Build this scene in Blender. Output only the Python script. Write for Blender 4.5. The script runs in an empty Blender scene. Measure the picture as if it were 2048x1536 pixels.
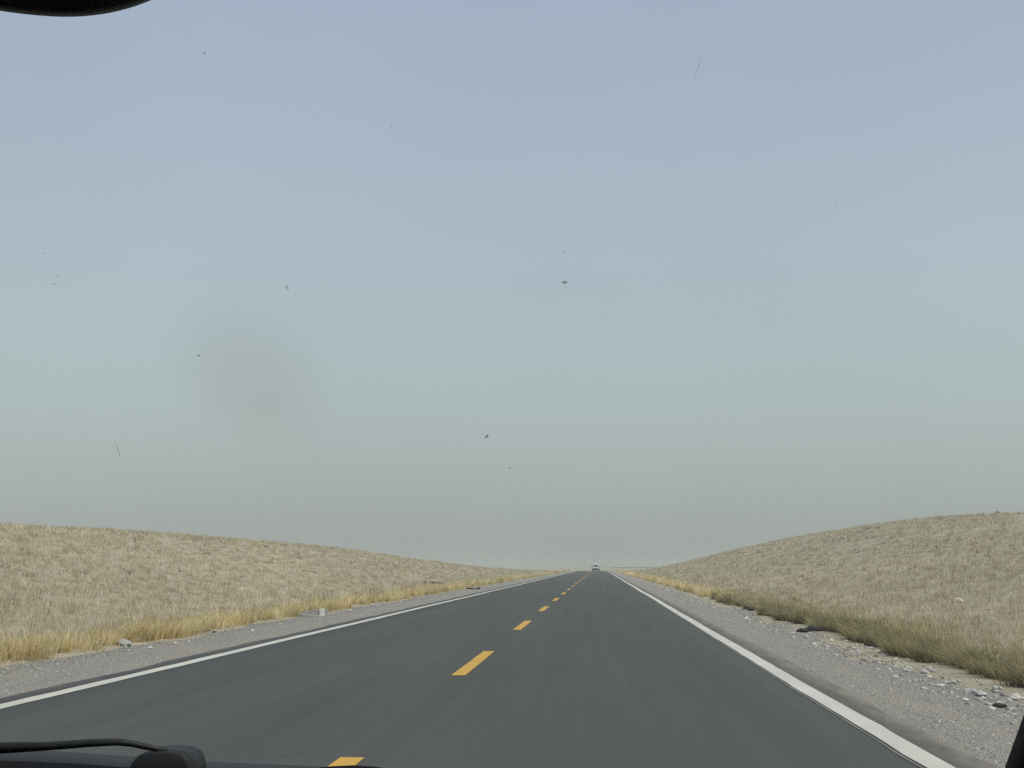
import bpy, bmesh, math, random
import numpy as np
from mathutils import Vector, Matrix, noise as mnoise

random.seed(7)
RNG = np.random.default_rng(7)
SC = bpy.context.scene
COL = SC.collection

# ------------------------------------------------------------------ camera, sky, sun, exposure
W, HGT, FPX = 2048.0, 1536.0, 2300.0
VPX, VPY = 1197.6, 1132.0                      # where the road runs to in the photograph
EYE = np.array([0.0, 0.0, 1.30])
TH = math.atan((VPY - HGT / 2) / FPX)
PS = math.atan((VPX - W / 2) / FPX * math.cos(TH))
R_ = np.array([math.cos(PS), math.sin(PS), 0.0])
F_ = np.array([-math.sin(PS) * math.cos(TH), math.cos(PS) * math.cos(TH), math.sin(TH)])
U_ = np.cross(R_, F_)
cam_d = bpy.data.cameras.new('camera')
cam_d.sensor_width = 36.0
cam_d.lens = FPX / W * 36.0
cam_d.clip_start = 0.02
cam_d.clip_end = 9000.0
cam = bpy.data.objects.new('camera', cam_d)
COL.objects.link(cam)
cam.matrix_world = Matrix(((R_[0], U_[0], -F_[0], EYE[0]), (R_[1], U_[1], -F_[1], EYE[1]),
                           (R_[2], U_[2], -F_[2], EYE[2]), (0, 0, 0, 1)))
SC.camera = cam

SUN_DIR = Vector((0.62, -0.30, 0.92)).normalized()     # towards the sun: high, on the right, a little behind
SUN_EL = math.asin(SUN_DIR.z)
SUN_AZ = math.atan2(SUN_DIR.x, SUN_DIR.y)
world = bpy.data.worlds.new('World')
SC.world = world
world.use_nodes = True
nt = world.node_tree
nt.nodes.clear()
n_out = nt.nodes.new('ShaderNodeOutputWorld')
n_bg = nt.nodes.new('ShaderNodeBackground')
n_bg.inputs['Strength'].default_value = 0.1
n_sky = nt.nodes.new('ShaderNodeTexSky')
n_sky.sky_type = 'NISHITA'
n_sky.sun_disc = False
n_sky.sun_elevation = SUN_EL
n_sky.sun_rotation = SUN_AZ
n_sky.dust_density = 6.0
n_sky.air_density = 1.2
# dust veil: the same in every direction, only height above the horizon changes it
n_tc = nt.nodes.new('ShaderNodeTexCoord')
n_sep = nt.nodes.new('ShaderNodeSeparateXYZ')
n_ramp = nt.nodes.new('ShaderNodeValToRGB')
els = n_ramp.color_ramp.elements
veil = [(0.0, (.375, .405, .388)), (.06, (.425, .472, .460)), (.145, (.475, .555, .562)), (.27, (.455, .540, .605)),
        (.46, (.390, .470, .600)), (1.0, (.35, .415, .515))]
n_ramp.color_ramp.interpolation = 'B_SPLINE'
els[0].position, els[0].color = veil[0][0], veil[0][1] + (1,)
els[1].position, els[1].color = veil[-1][0], veil[-1][1] + (1,)
for p_, c_ in veil[1:-1]:
    e_ = els.new(p_)
    e_.color = c_ + (1,)
n_mul = nt.nodes.new('ShaderNodeVectorMath')
n_mul.operation = 'SCALE'
n_mul.inputs['Scale'].default_value = 10.0
n_mix = nt.nodes.new('ShaderNodeMix')
n_mix.data_type = 'RGBA'
n_mix.inputs['Factor'].default_value = 0.9
nt.links.new(n_tc.outputs['Generated'], n_sep.inputs[0])
nt.links.new(n_sep.outputs['Z'], n_ramp.inputs[0])
nt.links.new(n_ramp.outputs[0], n_mul.inputs[0])
nt.links.new(n_sky.outputs[0], n_mix.inputs['A'])
n_dn = nt.nodes.new('ShaderNodeTexNoise')
n_dn.inputs['Scale'].default_value = 2.3
n_dn.inputs['Detail'].default_value = 3
n_mr = nt.nodes.new('ShaderNodeMapRange')
n_mr.inputs['From Min'].default_value = .3
n_mr.inputs['From Max'].default_value = .7
n_mr.inputs['To Min'].default_value = 9.65
n_mr.inputs['To Max'].default_value = 10.35
nt.links.new(n_tc.outputs['Generated'], n_dn.inputs['Vector'])
nt.links.new(n_dn.outputs['Fac'], n_mr.inputs['Value'])
nt.links.new(n_mr.outputs[0], n_mul.inputs['Scale'])
nt.links.new(n_mul.outputs[0], n_mix.inputs['B'])
nt.links.new(n_mix.outputs['Result'], n_bg.inputs['Color'])
nt.links.new(n_bg.outputs[0], n_out.inputs[0])

sun_d = bpy.data.lights.new('sun', 'SUN')
sun_d.energy = 2.5
sun_d.angle = math.radians(2.5)
sun_d.color = (1.0, .93, .80)
sun = bpy.data.objects.new('sun', sun_d)
COL.objects.link(sun)
sun.location = (40, -10, 60)
sun.rotation_euler = SUN_DIR.to_track_quat('Z', 'Y').to_euler()

SC.view_settings.view_transform = 'Standard'
SC.view_settings.look = 'None'
SC.view_settings.exposure = 0.0
SC.view_settings.gamma = 1.0
SC.view_settings.use_curve_mapping = False
SC.render.engine = 'CYCLES'
SC.cycles.use_denoising = False      # leaves a fine grain like the photograph's
SC.cycles.max_bounces = 8
SC.cycles.diffuse_bounces = 3
SC.cycles.transparent_max_bounces = 16
SC.cycles.volume_bounces = 1


def ray(px, py):
    d = F_ + R_ * ((px - W / 2) / FPX) - U_ * ((py - HGT / 2) / FPX)
    return d


def at_y(px, py, y):
    """point on the line of sight at forward distance y"""
    d = ray(px, py)
    return EYE + d * (y / d[1])


# ------------------------------------------------------------------ helpers
def mat(name):
    m = bpy.data.materials.new(name)
    m.use_nodes = True
    t = m.node_tree
    return m, t, t.nodes, t.nodes['Principled BSDF']


def plain(name, col, rough=.6, spec=.3, metal=0.0, var=.08, scale=8.0, bump=0.0):
    """a procedural paint, plastic or stone: colour with fine mottling"""
    m, t, n, b = mat(name)
    nz = n.new('ShaderNodeTexNoise')
    nz.inputs['Scale'].default_value = scale
    nz.inputs['Detail'].default_value = 6
    tc = n.new('ShaderNodeTexCoord')
    t.links.new(tc.outputs['Object'], nz.inputs['Vector'])
    r = n.new('ShaderNodeValToRGB')
    r.color_ramp.elements[0].position = .3
    r.color_ramp.elements[1].position = .7
    r.color_ramp.elements[0].color = tuple(max(0, c * (1 - var)) for c in col) + (1,)
    r.color_ramp.elements[1].color = tuple(min(1, c * (1 + var)) for c in col) + (1,)
    t.links.new(nz.outputs['Fac'], r.inputs[0])
    t.links.new(r.outputs[0], b.inputs['Base Color'])
    b.inputs['Roughness'].default_value = rough
    b.inputs['Specular IOR Level'].default_value = spec
    b.inputs['Metallic'].default_value = metal
    if bump:
        bp = n.new('ShaderNodeBump')
        bp.inputs['Strength'].default_value = bump
        bp.inputs['Distance'].default_value = .02
        t.links.new(nz.outputs['Fac'], bp.inputs['Height'])
        t.links.new(bp.outputs[0], b.inputs['Normal'])
    return m


def mesh_np(name, verts, faces, material, parent=None, smooth=False, colors=None):
    """faces: (n,3) or (n,4) array, or a list of such arrays, or a plain list of tuples"""
    me = bpy.data.meshes.new(name)
    if isinstance(faces, np.ndarray):
        faces = [faces]
    if faces and isinstance(faces[0], np.ndarray):
        verts = np.asarray(verts, dtype=np.float32)
        loops = np.concatenate([f.ravel() for f in faces]).astype(np.int32)
        sizes = np.concatenate([np.full(len(f), f.shape[1], np.int32) for f in faces])
        starts = np.concatenate([[0], np.cumsum(sizes)[:-1]]).astype(np.int32)
        me.vertices.add(len(verts))
        me.vertices.foreach_set('co', verts.ravel())
        me.loops.add(len(loops))
        me.loops.foreach_set('vertex_index', loops)
        me.polygons.add(len(sizes))
        me.polygons.foreach_set('loop_start', starts)
        me.polygons.foreach_set('loop_total', sizes)
        me.update(calc_edges=True)
    else:
        me.from_pydata([tuple(map(float, v)) for v in verts], [], [tuple(f) for f in faces])
        me.update()
    if smooth:
        me.polygons.foreach_set('use_smooth', np.ones(len(me.polygons), dtype=bool))
    if colors is not None:
        ca = me.color_attributes.new('tint', 'FLOAT_COLOR', 'POINT')
        c4 = np.ones((len(verts), 4), np.float32)
        c4[:, :3] = colors
        ca.data.foreach_set('color', c4.ravel())
    me.materials.append(material)
    o = bpy.data.objects.new(name, me)
    COL.objects.link(o)
    if parent is not None:
        o.parent = parent
    return o


def tag(o, label, cat, group=None):
    o['label'] = label
    o['category'] = cat
    if group:
        o['group'] = group
    return o


def empty(name, loc, label=None, cat=None, group=None, rz=0.0):
    o = bpy.data.objects.new(name, None)
    COL.objects.link(o)
    o.location = tuple(map(float, loc))
    o.rotation_euler = (0, 0, rz)
    o.empty_display_size = .1
    if label:
        tag(o, label, cat, group)
    return o


def loft(rings, closed=True, caps=True):
    """rings of equal length -> verts, faces"""
    n = len(rings[0])
    v = [p for r in rings for p in r]
    f = []
    for i in range(len(rings) - 1):
        for k in range(n if closed else n - 1):
            a, b = i * n + k, i * n + (k + 1) % n
            f.append((a, b, b + n, a + n))
    if caps and closed:
        f.append(tuple(range(n))[::-1])
        f.append(tuple((len(rings) - 1) * n + k for k in range(n)))
    return v, f


def tube(path, radii, sides=8, flat=1.0):
    rings = []
    P = [Vector(p) for p in path]
    for i, p in enumerate(P):
        d = (P[min(i + 1, len(P) - 1)] - P[max(i - 1, 0)]).normalized()
        s = d.cross(Vector((0, 0, 1)))
        s = s.normalized() if s.length > 1e-4 else Vector((1, 0, 0))
        u = s.cross(d)
        r = radii[i] if hasattr(radii, '__len__') else radii
        rings.append([tuple(p + s * math.cos(a) * r + u * math.sin(a) * r * flat)
                      for a in [2 * math.pi * k / sides for k in range(sides)]])
    return loft(rings)


def rrect(cx, cz, hw, hh, rad, y, seg=3):
    """rounded rectangle ring in an x-z plane at y"""
    pts = []
    for sx, sz, a0 in ((1, 1, 0), (-1, 1, 90), (-1, -1, 180), (1, -1, 270)):
        for k in range(seg + 1):
            a = math.radians(a0 + 90 * k / seg)
            pts.append((cx + sx * (hw - rad) + rad * math.cos(a), y, cz + sz * (hh - rad) + rad * math.sin(a)))
    return pts


def box_vf(x0, x1, y0, y1, z0, z1, bev=.0):
    bm = bmesh.new()
    bmesh.ops.create_cube(bm, size=1)
    for v in bm.verts:
        v.co = ((x0 + x1) / 2 + v.co.x * (x1 - x0), (y0 + y1) / 2 + v.co.y * (y1 - y0), (z0 + z1) / 2 + v.co.z * (z1 - z0))
    if bev:
        bmesh.ops.bevel(bm, geom=bm.edges[:], offset=bev, segments=2, affect='EDGES')
    bm.verts.index_update()
    v = [tuple(x.co) for x in bm.verts]
    f = [tuple(x.index for x in q.verts) for q in bm.faces]
    bm.free()
    return v, f


def sstep(t):
    t = np.clip(t, 0, 1)
    return t * t * (3 - 2 * t)


# ------------------------------------------------------------------ terrain
RC = -1.70            # road centre line
HALF = 3.90           # centre line to edge line
ASPH = 4.28           # centre line to asphalt edge
SHO = 6.35            # centre line to foot of the grass


def base_z(y):
    """the road runs level, then drops behind a gentle crest into a shallow valley and comes up again far away"""
    y = np.asarray(y, float)
    return -2.3 * sstep((y - 305) / 260) + 2.1 * sstep((y - 640) / 320)


def wob(a, b, s=0.0):
    return (np.sin(a * .31 + 1.3 + s) * np.sin(b * .23 + .7 - s) + .6 * np.sin(a * .77 + b * .41 + 2 * s) + .35 * np.sin(a * 1.7 - b * .9 + s))


def hill_z(x, y):
    x = np.asarray(x, float)
    y = np.asarray(y, float)
    # right bank
    ar = 5.45 * (1 - .24 * sstep((108 - y) / 55)) * (1 - .33 * sstep((y - 125) / 120)) * (1 - sstep((y - 185) / 190))
    wr = 22 + 3 * np.sin(y / 60)
    r = ar * sstep((x - 5.0) / wr)
    # left bank
    al = (3.42 + .12 * np.sin(y / 9.0) + .10 * np.sin(y / 23 + 2)) * (1 - sstep((y - 75) / 290) ** .92)
    l = (al + .25 * np.exp(-((y - 98) / 22) ** 2)) * sstep((-x - 8.3) / 23)
    far = .55 * np.exp(-((y - 1750) / 160) ** 2) * np.exp(-((x + 60) / 300) ** 2) * 3
    return r + l + far


def ground_z(x, y):
    x = np.asarray(x, float)
    y = np.asarray(y, float)
    d = np.abs(x - RC)
    out = sstep((d - (SHO - .55 - .38 * (x > RC) + .16 * np.sin(y * .21 + 1) * (x > RC) + .22 * np.sin(y * .55 + np.sign(x)) + .14 * np.sin(y * 1.7))) / .5)
    z = base_z(y) - .09 + .085 * out + hill_z(x, y)
    amp = sstep((d - 7.5) / 4)
    near = np.clip(1 - y / 500, 0, 1)
    z = z + amp * near * (.014 * wob(x * 2.2, y * 2.2) + .012 * wob(x * 5.1, y * 4.7, 2.0))
    return z


def hit(px, py, ymax=1200):
    """where the line of sight of a pixel meets the ground"""
    d = ray(px, py)
    ts = np.geomspace(3, ymax, 6000)
    P = EYE[None] + d[None] / d[1] * ts[:, None]
    g = ground_z(P[:, 0], P[:, 1])
    k = np.argmax(P[:, 2] < g)
    return P[k] if k else P[-1]


def tint_material(name, rough=.9, transl=.25, darken=1.0):
    """straw and grass: colour of each stalk is its own, let some light through"""
    m, t, n, b = mat(name)
    at = n.new('ShaderNodeAttribute')
    at.attribute_name = 'tint'
    b.inputs['Roughness'].default_value = rough
    b.inputs['Specular IOR Level'].default_value = .15
    t.links.new(at.outputs['Color'], b.inputs['Base Color'])
    tr = n.new('ShaderNodeBsdfTranslucent')
    t.links.new(at.outputs['Color'], tr.inputs['Color'])
    mx = n.new('ShaderNodeMixShader')
    mx.inputs[0].default_value = transl
    t.links.new(b.outputs[0], mx.inputs[1])
    t.links.new(tr.outputs[0], mx.inputs[2])
    t.links.new(mx.outputs[0], n['Material Output'].inputs['Surface'])
    return m


def noise_node(n, t, vec, scale, detail=5, rough=.55):
    z = n.new('ShaderNodeTexNoise')
    z.inputs['Scale'].default_value = scale
    z.inputs['Detail'].default_value = detail
    z.inputs['Roughness'].default_value = rough
    t.links.new(vec, z.inputs['Vector'])
    return z.outputs['Fac']


def ramp_node(n, t, fac, stops):
    r = n.new('ShaderNodeValToRGB')
    e = r.color_ramp.elements
    e[0].position, e[0].color = stops[0][0], tuple(stops[0][1]) + (1,)
    e[1].position, e[1].color = stops[-1][0], tuple(stops[-1][1]) + (1,)
    for p, c in stops[1:-1]:
        q = e.new(p)
        q.color = tuple(c) + (1,)
    t.links.new(fac, r.inputs[0])
    return r.outputs[0]


def mix_node(n, t, fac, a, b, mode='MIX'):
    m = n.new('ShaderNodeMix')
    m.data_type = 'RGBA'
    m.blend_type = mode
    for s, v in (('Factor', fac), ('A', a), ('B', b)):
        if isinstance(v, (int, float)):
            m.inputs[s].default_value = v
        elif isinstance(v, tuple):
            m.inputs[s].default_value = v + (1,)
        else:
            t.links.new(v, m.inputs[s])
    return m.outputs['Result']


def scaled(n, t, vec, s):
    mp = n.new('ShaderNodeMapping')
    mp.inputs['Scale'].default_value = s
    t.links.new(vec, mp.inputs['Vector'])
    return mp.outputs[0]


def sand_material():
    m, t, n, b = mat('sandy_soil')
    v = n.new('ShaderNodeTexCoord').outputs['Object']
    big = noise_node(n, t, v, .22, 4)
    mid = noise_node(n, t, v, 1.6, 6)
    fin = noise_node(n, t, v, 26, 6, .7)
    c = ramp_node(n, t, mid, [(.3, (.320, .288, .215)), (.5, (.388, .353, .268)), (.72, (.46, .423, .33))])
    c = mix_node(n, t, ramp_node(n, t, big, [(.38, (0, 0, 0)), (.66, (.55, .55, .55))]), c, (.43, .390, .293))
    c = mix_node(n, t, .55, c, ramp_node(n, t, fin, [(.3, (.42, .4, .36)), (.7, (.95, .93, .9))]), 'MULTIPLY')
    c = mix_node(n, t, 1.0, c, (1.22, 1.22, 1.22), 'MULTIPLY')
    t.links.new(c, b.inputs['Base Color'])
    b.inputs['Roughness'].default_value = .95
    b.inputs['Specular IOR Level'].default_value = .1
    bp = n.new('ShaderNodeBump')
    bp.inputs['Strength'].default_value = .6
    bp.inputs['Distance'].default_value = .05
    t.links.new(fin, bp.inputs['Height'])
    t.links.new(bp.outputs[0], b.inputs['Normal'])
    return m


def asphalt_material():
    m, t, n, b = mat('asphalt')
    v = n.new('ShaderNodeTexCoord').outputs['Object']
    grain = noise_node(n, t, v, 170, 3, .7)
    patch = noise_node(n, t, scaled(n, t, v, (.9, .10, 1)), 1.0, 5)
    streak = noise_node(n, t, scaled(n, t, v, (4.5, .05, 1)), 1.0, 4)
    c = ramp_node(n, t, grain, [(.3, (.056, .061, .057)), (.55, (.080, .086, .080)), (.8, (.135, .14, .130))])
    c = mix_node(n, t, 1.0, c, ramp_node(n, t, patch, [(.3, (.90, .90, .90)), (.7, (1.08, 1.08, 1.07))]), 'MULTIPLY')
    c = mix_node(n, t, .8, c, ramp_node(n, t, streak, [(.35, (.93, .93, .93)), (.65, (1.05, 1.05, 1.05))]), 'MULTIPLY')
    mott = noise_node(n, t, v, 22, 6, .75)
    c = mix_node(n, t, 1.0, c, ramp_node(n, t, mott, [(.3, (.84, .84, .84)), (.7, (1.14, 1.14, 1.14))]), 'MULTIPLY')
    # sand blown in over the edges and in faint drifts
    sep = n.new('ShaderNodeSeparateXYZ')
    t.links.new(v, sep.inputs[0])
    d = n.new('ShaderNodeMath'); d.operation = 'SUBTRACT'; d.inputs[1].default_value = RC
    t.links.new(sep.outputs['X'], d.inputs[0])
    a = n.new('ShaderNodeMath'); a.operation = 'ABSOLUTE'
    t.links.new(d.outputs[0], a.inputs[0])
    e = n.new('ShaderNodeMapRange')
    e.inputs['From Min'].default_value = 3.95; e.inputs['From Max'].default_value = 4.25
    e.inputs['To Min'].default_value = 0.0; e.inputs['To Max'].default_value = .8
    t.links.new(a.outputs[0], e.inputs['Value'])
    dr = noise_node(n, t, scaled(n, t, v, (2.0, .5, 1)), 2.2, 7, .7)
    k = n.new('ShaderNodeMath'); k.operation = 'MULTIPLY'
    t.links.new(e.outputs[0], k.inputs[0])
    t.links.new(ramp_node(n, t, dr, [(.30, (.15, .15, .15)), (.60, (1, 1, 1))]), k.inputs[1])
    c = mix_node(n, t, k.outputs[0], c, (.27, .25, .215))
    t.links.new(c, b.inputs['Base Color'])
    b.inputs['Roughness'].default_value = .86
    b.inputs['Specular IOR Level'].default_value = .28
    bp = n.new('ShaderNodeBump')
    bp.inputs['Strength'].default_value = .35
    bp.inputs['Distance'].default_value = .006
    t.links.new(grain, bp.inputs['Height'])
    t.links.new(bp.outputs[0], b.inputs['Normal'])
    return m


def gravel_material():
    m, t, n, b = mat('gravel_bed')
    v = n.new('ShaderNodeTexCoord').outputs['Object']
    vo = n.new('ShaderNodeTexVoronoi')
    vo.inputs['Scale'].default_value = 60
    t.links.new(v, vo.inputs['Vector'])
    sp = n.new('ShaderNodeSeparateColor')
    t.links.new(vo.outputs['Color'], sp.inputs[0])
    c = ramp_node(n, t, sp.outputs[0], [(0, (.24, .236, .220)), (.45, (.315, .308, .286)), (.8, (.38, .372, .345)), (1, (.46, .452, .42))])
    sand = noise_node(n, t, scaled(n, t, v, (1.4, .35, 1)), 1.3, 6, .65)
    c = mix_node(n, t, ramp_node(n, t, sand, [(.44, (0, 0, 0)), (.64, (.8, .8, .8))]), c, (.40, .362, .295))
    fin = noise_node(n, t, v, 60, 4, .7)
    c = mix_node(n, t, .5, c, ramp_node(n, t, fin, [(.3, (.55, .55, .55)), (.7, (1.15, 1.15, 1.13))]), 'MULTIPLY')
    t.links.new(c, b.inputs['Base Color'])
    b.inputs['Roughness'].default_value = .93
    b.inputs['Specular IOR Level'].default_value = .15
    bp = n.new('ShaderNodeBump')
    bp.inputs['Strength'].default_value = .9
    bp.inputs['Distance'].default_value = .02
    t.links.new(vo.outputs['Distance'], bp.inputs['Height'])
    t.links.new(bp.outputs[0], b.inputs['Normal'])
    return m


def paint_material(name, col, wear):
    m, t, n, b = mat(name)
    v = n.new('ShaderNodeTexCoord').outputs['Object']
    big = noise_node(n, t, scaled(n, t, v, (1, .25, 1)), 3.0, 5)
    fin = noise_node(n, t, v, 130, 4, .75)
    c = mix_node(n, t, .8, col, ramp_node(n, t, big, [(.3, (.82, .82, .80)), (.7, (1.04, 1.04, 1.03))]), 'MULTIPLY')
    c = mix_node(n, t, ramp_node(n, t, fin, [(.60, (0, 0, 0)), (.74, (wear, wear, wear))]), c, (.12, .12, .115))
    t.links.new(c, b.inputs['Base Color'])
    b.inputs['Roughness'].default_value = .7
    b.inputs['Specular IOR Level'].default_value = .3
    return m


M_SAND = sand_material()
M_ASPH = asphalt_material()
M_GRAV = gravel_material()
M_WHITE = paint_material('white_road_paint', (.60, .59, .53), .5)
M_YELLOW = paint_material('yellow_road_paint', (.60, .37, .065), .35)
M_STRAW = tint_material('dry_straw', transl=.2)
M_GRASS = tint_material('roadside_grass', transl=.3)
M_STONE = tint_material('loose_stone', rough=.85, transl=0.0)
M_CONC = plain('weathered_concrete', (.37, .36, .335), .9, .2, var=.2, scale=14, bump=.3)
M_WPAINT = plain('whitewash', (.72, .72, .69), .75, .3, var=.06, scale=12)
M_TAR = plain('broken_asphalt', (.035, .034, .034), .8, .3, var=.5, scale=20, bump=.6)

# ---- ground: one sheet to the horizon
xs = np.concatenate([-np.geomspace(2400, 46, 26), np.arange(-45, -12, .55), np.arange(-12, -6.4, .16), np.linspace(-6.2, 2.9, 6),
                     np.arange(3.0, 8.6, .16), np.arange(8.7, 42, .55), np.geomspace(43, 2400, 26)])
ys = np.concatenate([np.array([-150, -100, -60, -35, -20, -10, -5]), np.arange(0, 30, .28), np.arange(30, 70, .5), np.arange(70, 140, 1.0),
                     np.arange(140, 420, 2.5), np.geomspace(424, 2600, 60)])
GX, GY = np.meshgrid(xs, ys)
GZ = ground_z(GX, GY)
V = np.stack([GX, GY, GZ], -1).reshape(-1, 3)
nx, ny = len(xs), len(ys)
ii, jj = np.meshgrid(np.arange(ny - 1), np.arange(nx - 1), indexing='ij')
a = (ii * nx + jj).ravel()
o = mesh_np('ground', V, np.stack([a, a + 1, a + 1 + nx, a + nx], 1), M_SAND, smooth=True)
o['kind'] = 'structure'

# ---- road, following its line over the crest and round a bend hidden in the valley
road_y = np.concatenate([np.arange(-40, 60, .5), np.arange(60, 120, 1.0), np.arange(120, 400, 2.0)])
line = [(0.0, y, 0.0) for y in road_y]                       # offset of the centre, y, heading
th = 0.0
cx_, cy_ = 0.0, 400.0
while th < 1.5:
    th += .02
    cx_ += math.sin(th) * 2.4
    cy_ += math.cos(th) * 2.4
    line.append((cx_, cy_, th))
while cx_ < 900:
    cx_ += math.sin(th) * 15
    cy_ += math.cos(th) * 15
    line.append((cx_, cy_, th))
LINE = np.array(line)


def strip(l0, l1, dz, sub, jit=0.0, skirt=0.0, seed=0, upto=None):
    """a sheet between two offsets from the centre line"""
    L = LINE if upto is None else LINE[LINE[:, 1] <= upto]
    rg = np.random.default_rng(seed)
    offs = np.linspace(l0, l1, sub)
    n = len(L)
    cs, sn = np.cos(L[:, 2]), np.sin(L[:, 2])
    O = np.repeat(offs[None], n, 0)
    if jit:
        for col in (0, -1):
            w = rg.normal(size=n)
            w = np.convolve(w, [.25, .5, .25], 'same') + .8 * np.convolve(rg.normal(size=n), np.ones(9) / 9, 'same')
            O[:, col] += w * jit
    X = RC + L[:, 0:1] + O * cs[:, None]
    Y = L[:, 1:2] - O * sn[:, None]
    Z = base_z(Y) + (dz if np.isscalar(dz) else np.asarray(dz)[None])
    v = np.stack([X, Y, Z + 0 * X], -1)
    m = sub
    if skirt:
        lo = v[:, 0].copy(); lo[:, 2] -= skirt
        hi = v[:, -1].copy(); hi[:, 2] -= skirt
        v = np.concatenate([lo[:, None], v, hi[:, None]], 1)
        m += 2
    i, j = np.meshgrid(np.arange(n - 1), np.arange(m - 1), indexing='ij')
    a = (i * m + j).ravel()
    return v.reshape(-1, 3), np.stack([a, a + 1, a + 1 + m, a + m], 1)


road = mesh_np('road', *strip(-ASPH, ASPH, 0.0, 9, jit=.035, skirt=.07, seed=3), M_ASPH)
road['kind'] = 'structure'
for sgn, nm in ((-1, 'gravel_shoulder'), (1, 'gravel_shoulder')):
    l0, l1 = (-SHO - .35, -ASPH + .25) if sgn < 0 else (ASPH - .25, SHO + .35)
    dz = [-.055, -.03, -.022, -.02, -.022] if sgn < 0 else [-.022, -.02, -.022, -.03, -.055]
    s = mesh_np(nm, *strip(l0, l1, dz, 5), M_GRAV)
    s['kind'] = 'structure'


def paint_line(off, width, seed):
    L = LINE
    rg = np.random.default_rng(seed)
    n = len(L)
    wav = .028 * np.convolve(rg.normal(size=n), np.hanning(25) / 12, 'same') + .010 * np.sin(L[:, 1] / 5.3 + seed)
    cs, sn = np.cos(L[:, 2]), np.sin(L[:, 2])
    v = []
    for k in (-1, 1):
        ed = rg.normal(size=n) * .004
        O = off + wav + k * width / 2 + ed
        X = RC + L[:, 0] + O * cs
        Y = L[:, 1] - O * sn
        v.append(np.stack([X, Y, base_z(Y) + .004], -1))
    v = np.stack(v, 1).reshape(-1, 3)
    a = np.arange(n - 1) * 2
    return v, np.stack([a, a + 1, a + 3, a + 2], 1)


for off, sd in ((-HALF, 5), (HALF, 6)):
    mesh_np('edge_line', *paint_line(off, .19, sd), M_WHITE, parent=road)
M_OLD = paint_material('worn_grey_paint', (.19, .19, .175), .6)
mesh_np('old_line_trace', *paint_line(HALF - .128, .022, 6), M_OLD, parent=road)
for k in range(-2, 40):
    y0 = 14.1 + 10 * k
    y1 = y0 + 4.0 + random.uniform(-.05, .05)
    if y0 > 395:
        break
    n = 9
    v = []
    for i in range(n):
        y = y0 + (y1 - y0) * i / (n - 1)
        for s in (-1, 1):
            v.append((RC + s * .085 + random.uniform(-.003, .003), y, float(base_z(y)) + .004))
    f = [(2 * i, 2 * i + 1, 2 * i + 3, 2 * i + 2) for i in range(n - 1)]
    mesh_np('lane_dash', v, f, M_YELLOW, parent=road)


# ------------------------------------------------------------------ stubble, grass, gravel (too many to count: one mass each)
def blades(P, h, w, lean, col, seg=1, tipcol=1.12, basecol=.7):
    """P roots (n,3); lean (n,2) sideways shift of the tip; triangles, or a bent quad + triangle"""
    n = len(P)
    ang = RNG.uniform(0, math.pi, n)
    s = np.stack([np.cos(ang), np.sin(ang), np.zeros(n)], -1) * (w / 2)[:, None]
    tip = P + np.stack([lean[:, 0], lean[:, 1], h], -1)
    if seg == 1:
        v = np.stack([P - s, P + s, tip], 1)
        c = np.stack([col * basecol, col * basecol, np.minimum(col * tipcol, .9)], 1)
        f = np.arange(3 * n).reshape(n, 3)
        return v.reshape(-1, 3), [f], c.reshape(-1, 3)
    mid = P + np.stack([lean[:, 0] * .32, lean[:, 1] * .32, h * .62], -1)
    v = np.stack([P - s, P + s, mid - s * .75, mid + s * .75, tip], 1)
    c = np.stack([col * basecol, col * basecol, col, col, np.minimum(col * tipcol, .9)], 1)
    b = np.arange(n) * 5
    q = np.stack([b, b + 1, b + 3, b + 2], 1)
    t = np.stack([b + 2, b + 3, b + 4], 1)
    return v.reshape(-1, 3), [q, t], c.reshape(-1, 3)


def pick(cols, n, p=None, jitter=.14):
    cols = np.array(cols)
    c = cols[RNG.choice(len(cols), n, p=p)]
    return c * RNG.normal(1, jitter, (n, 1)).clip(.6, 1.4)


def scatter_y(n, y0, y1, power):
    """distances with density falling as 1/y**power"""
    u = RNG.uniform(0, 1, n)
    if abs(power - 1) < 1e-6:
        return y0 * (y1 / y0) ** u
    q = 1 - power
    return (y0 ** q + u * (y1 ** q - y0 ** q)) ** (1 / q)


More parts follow.
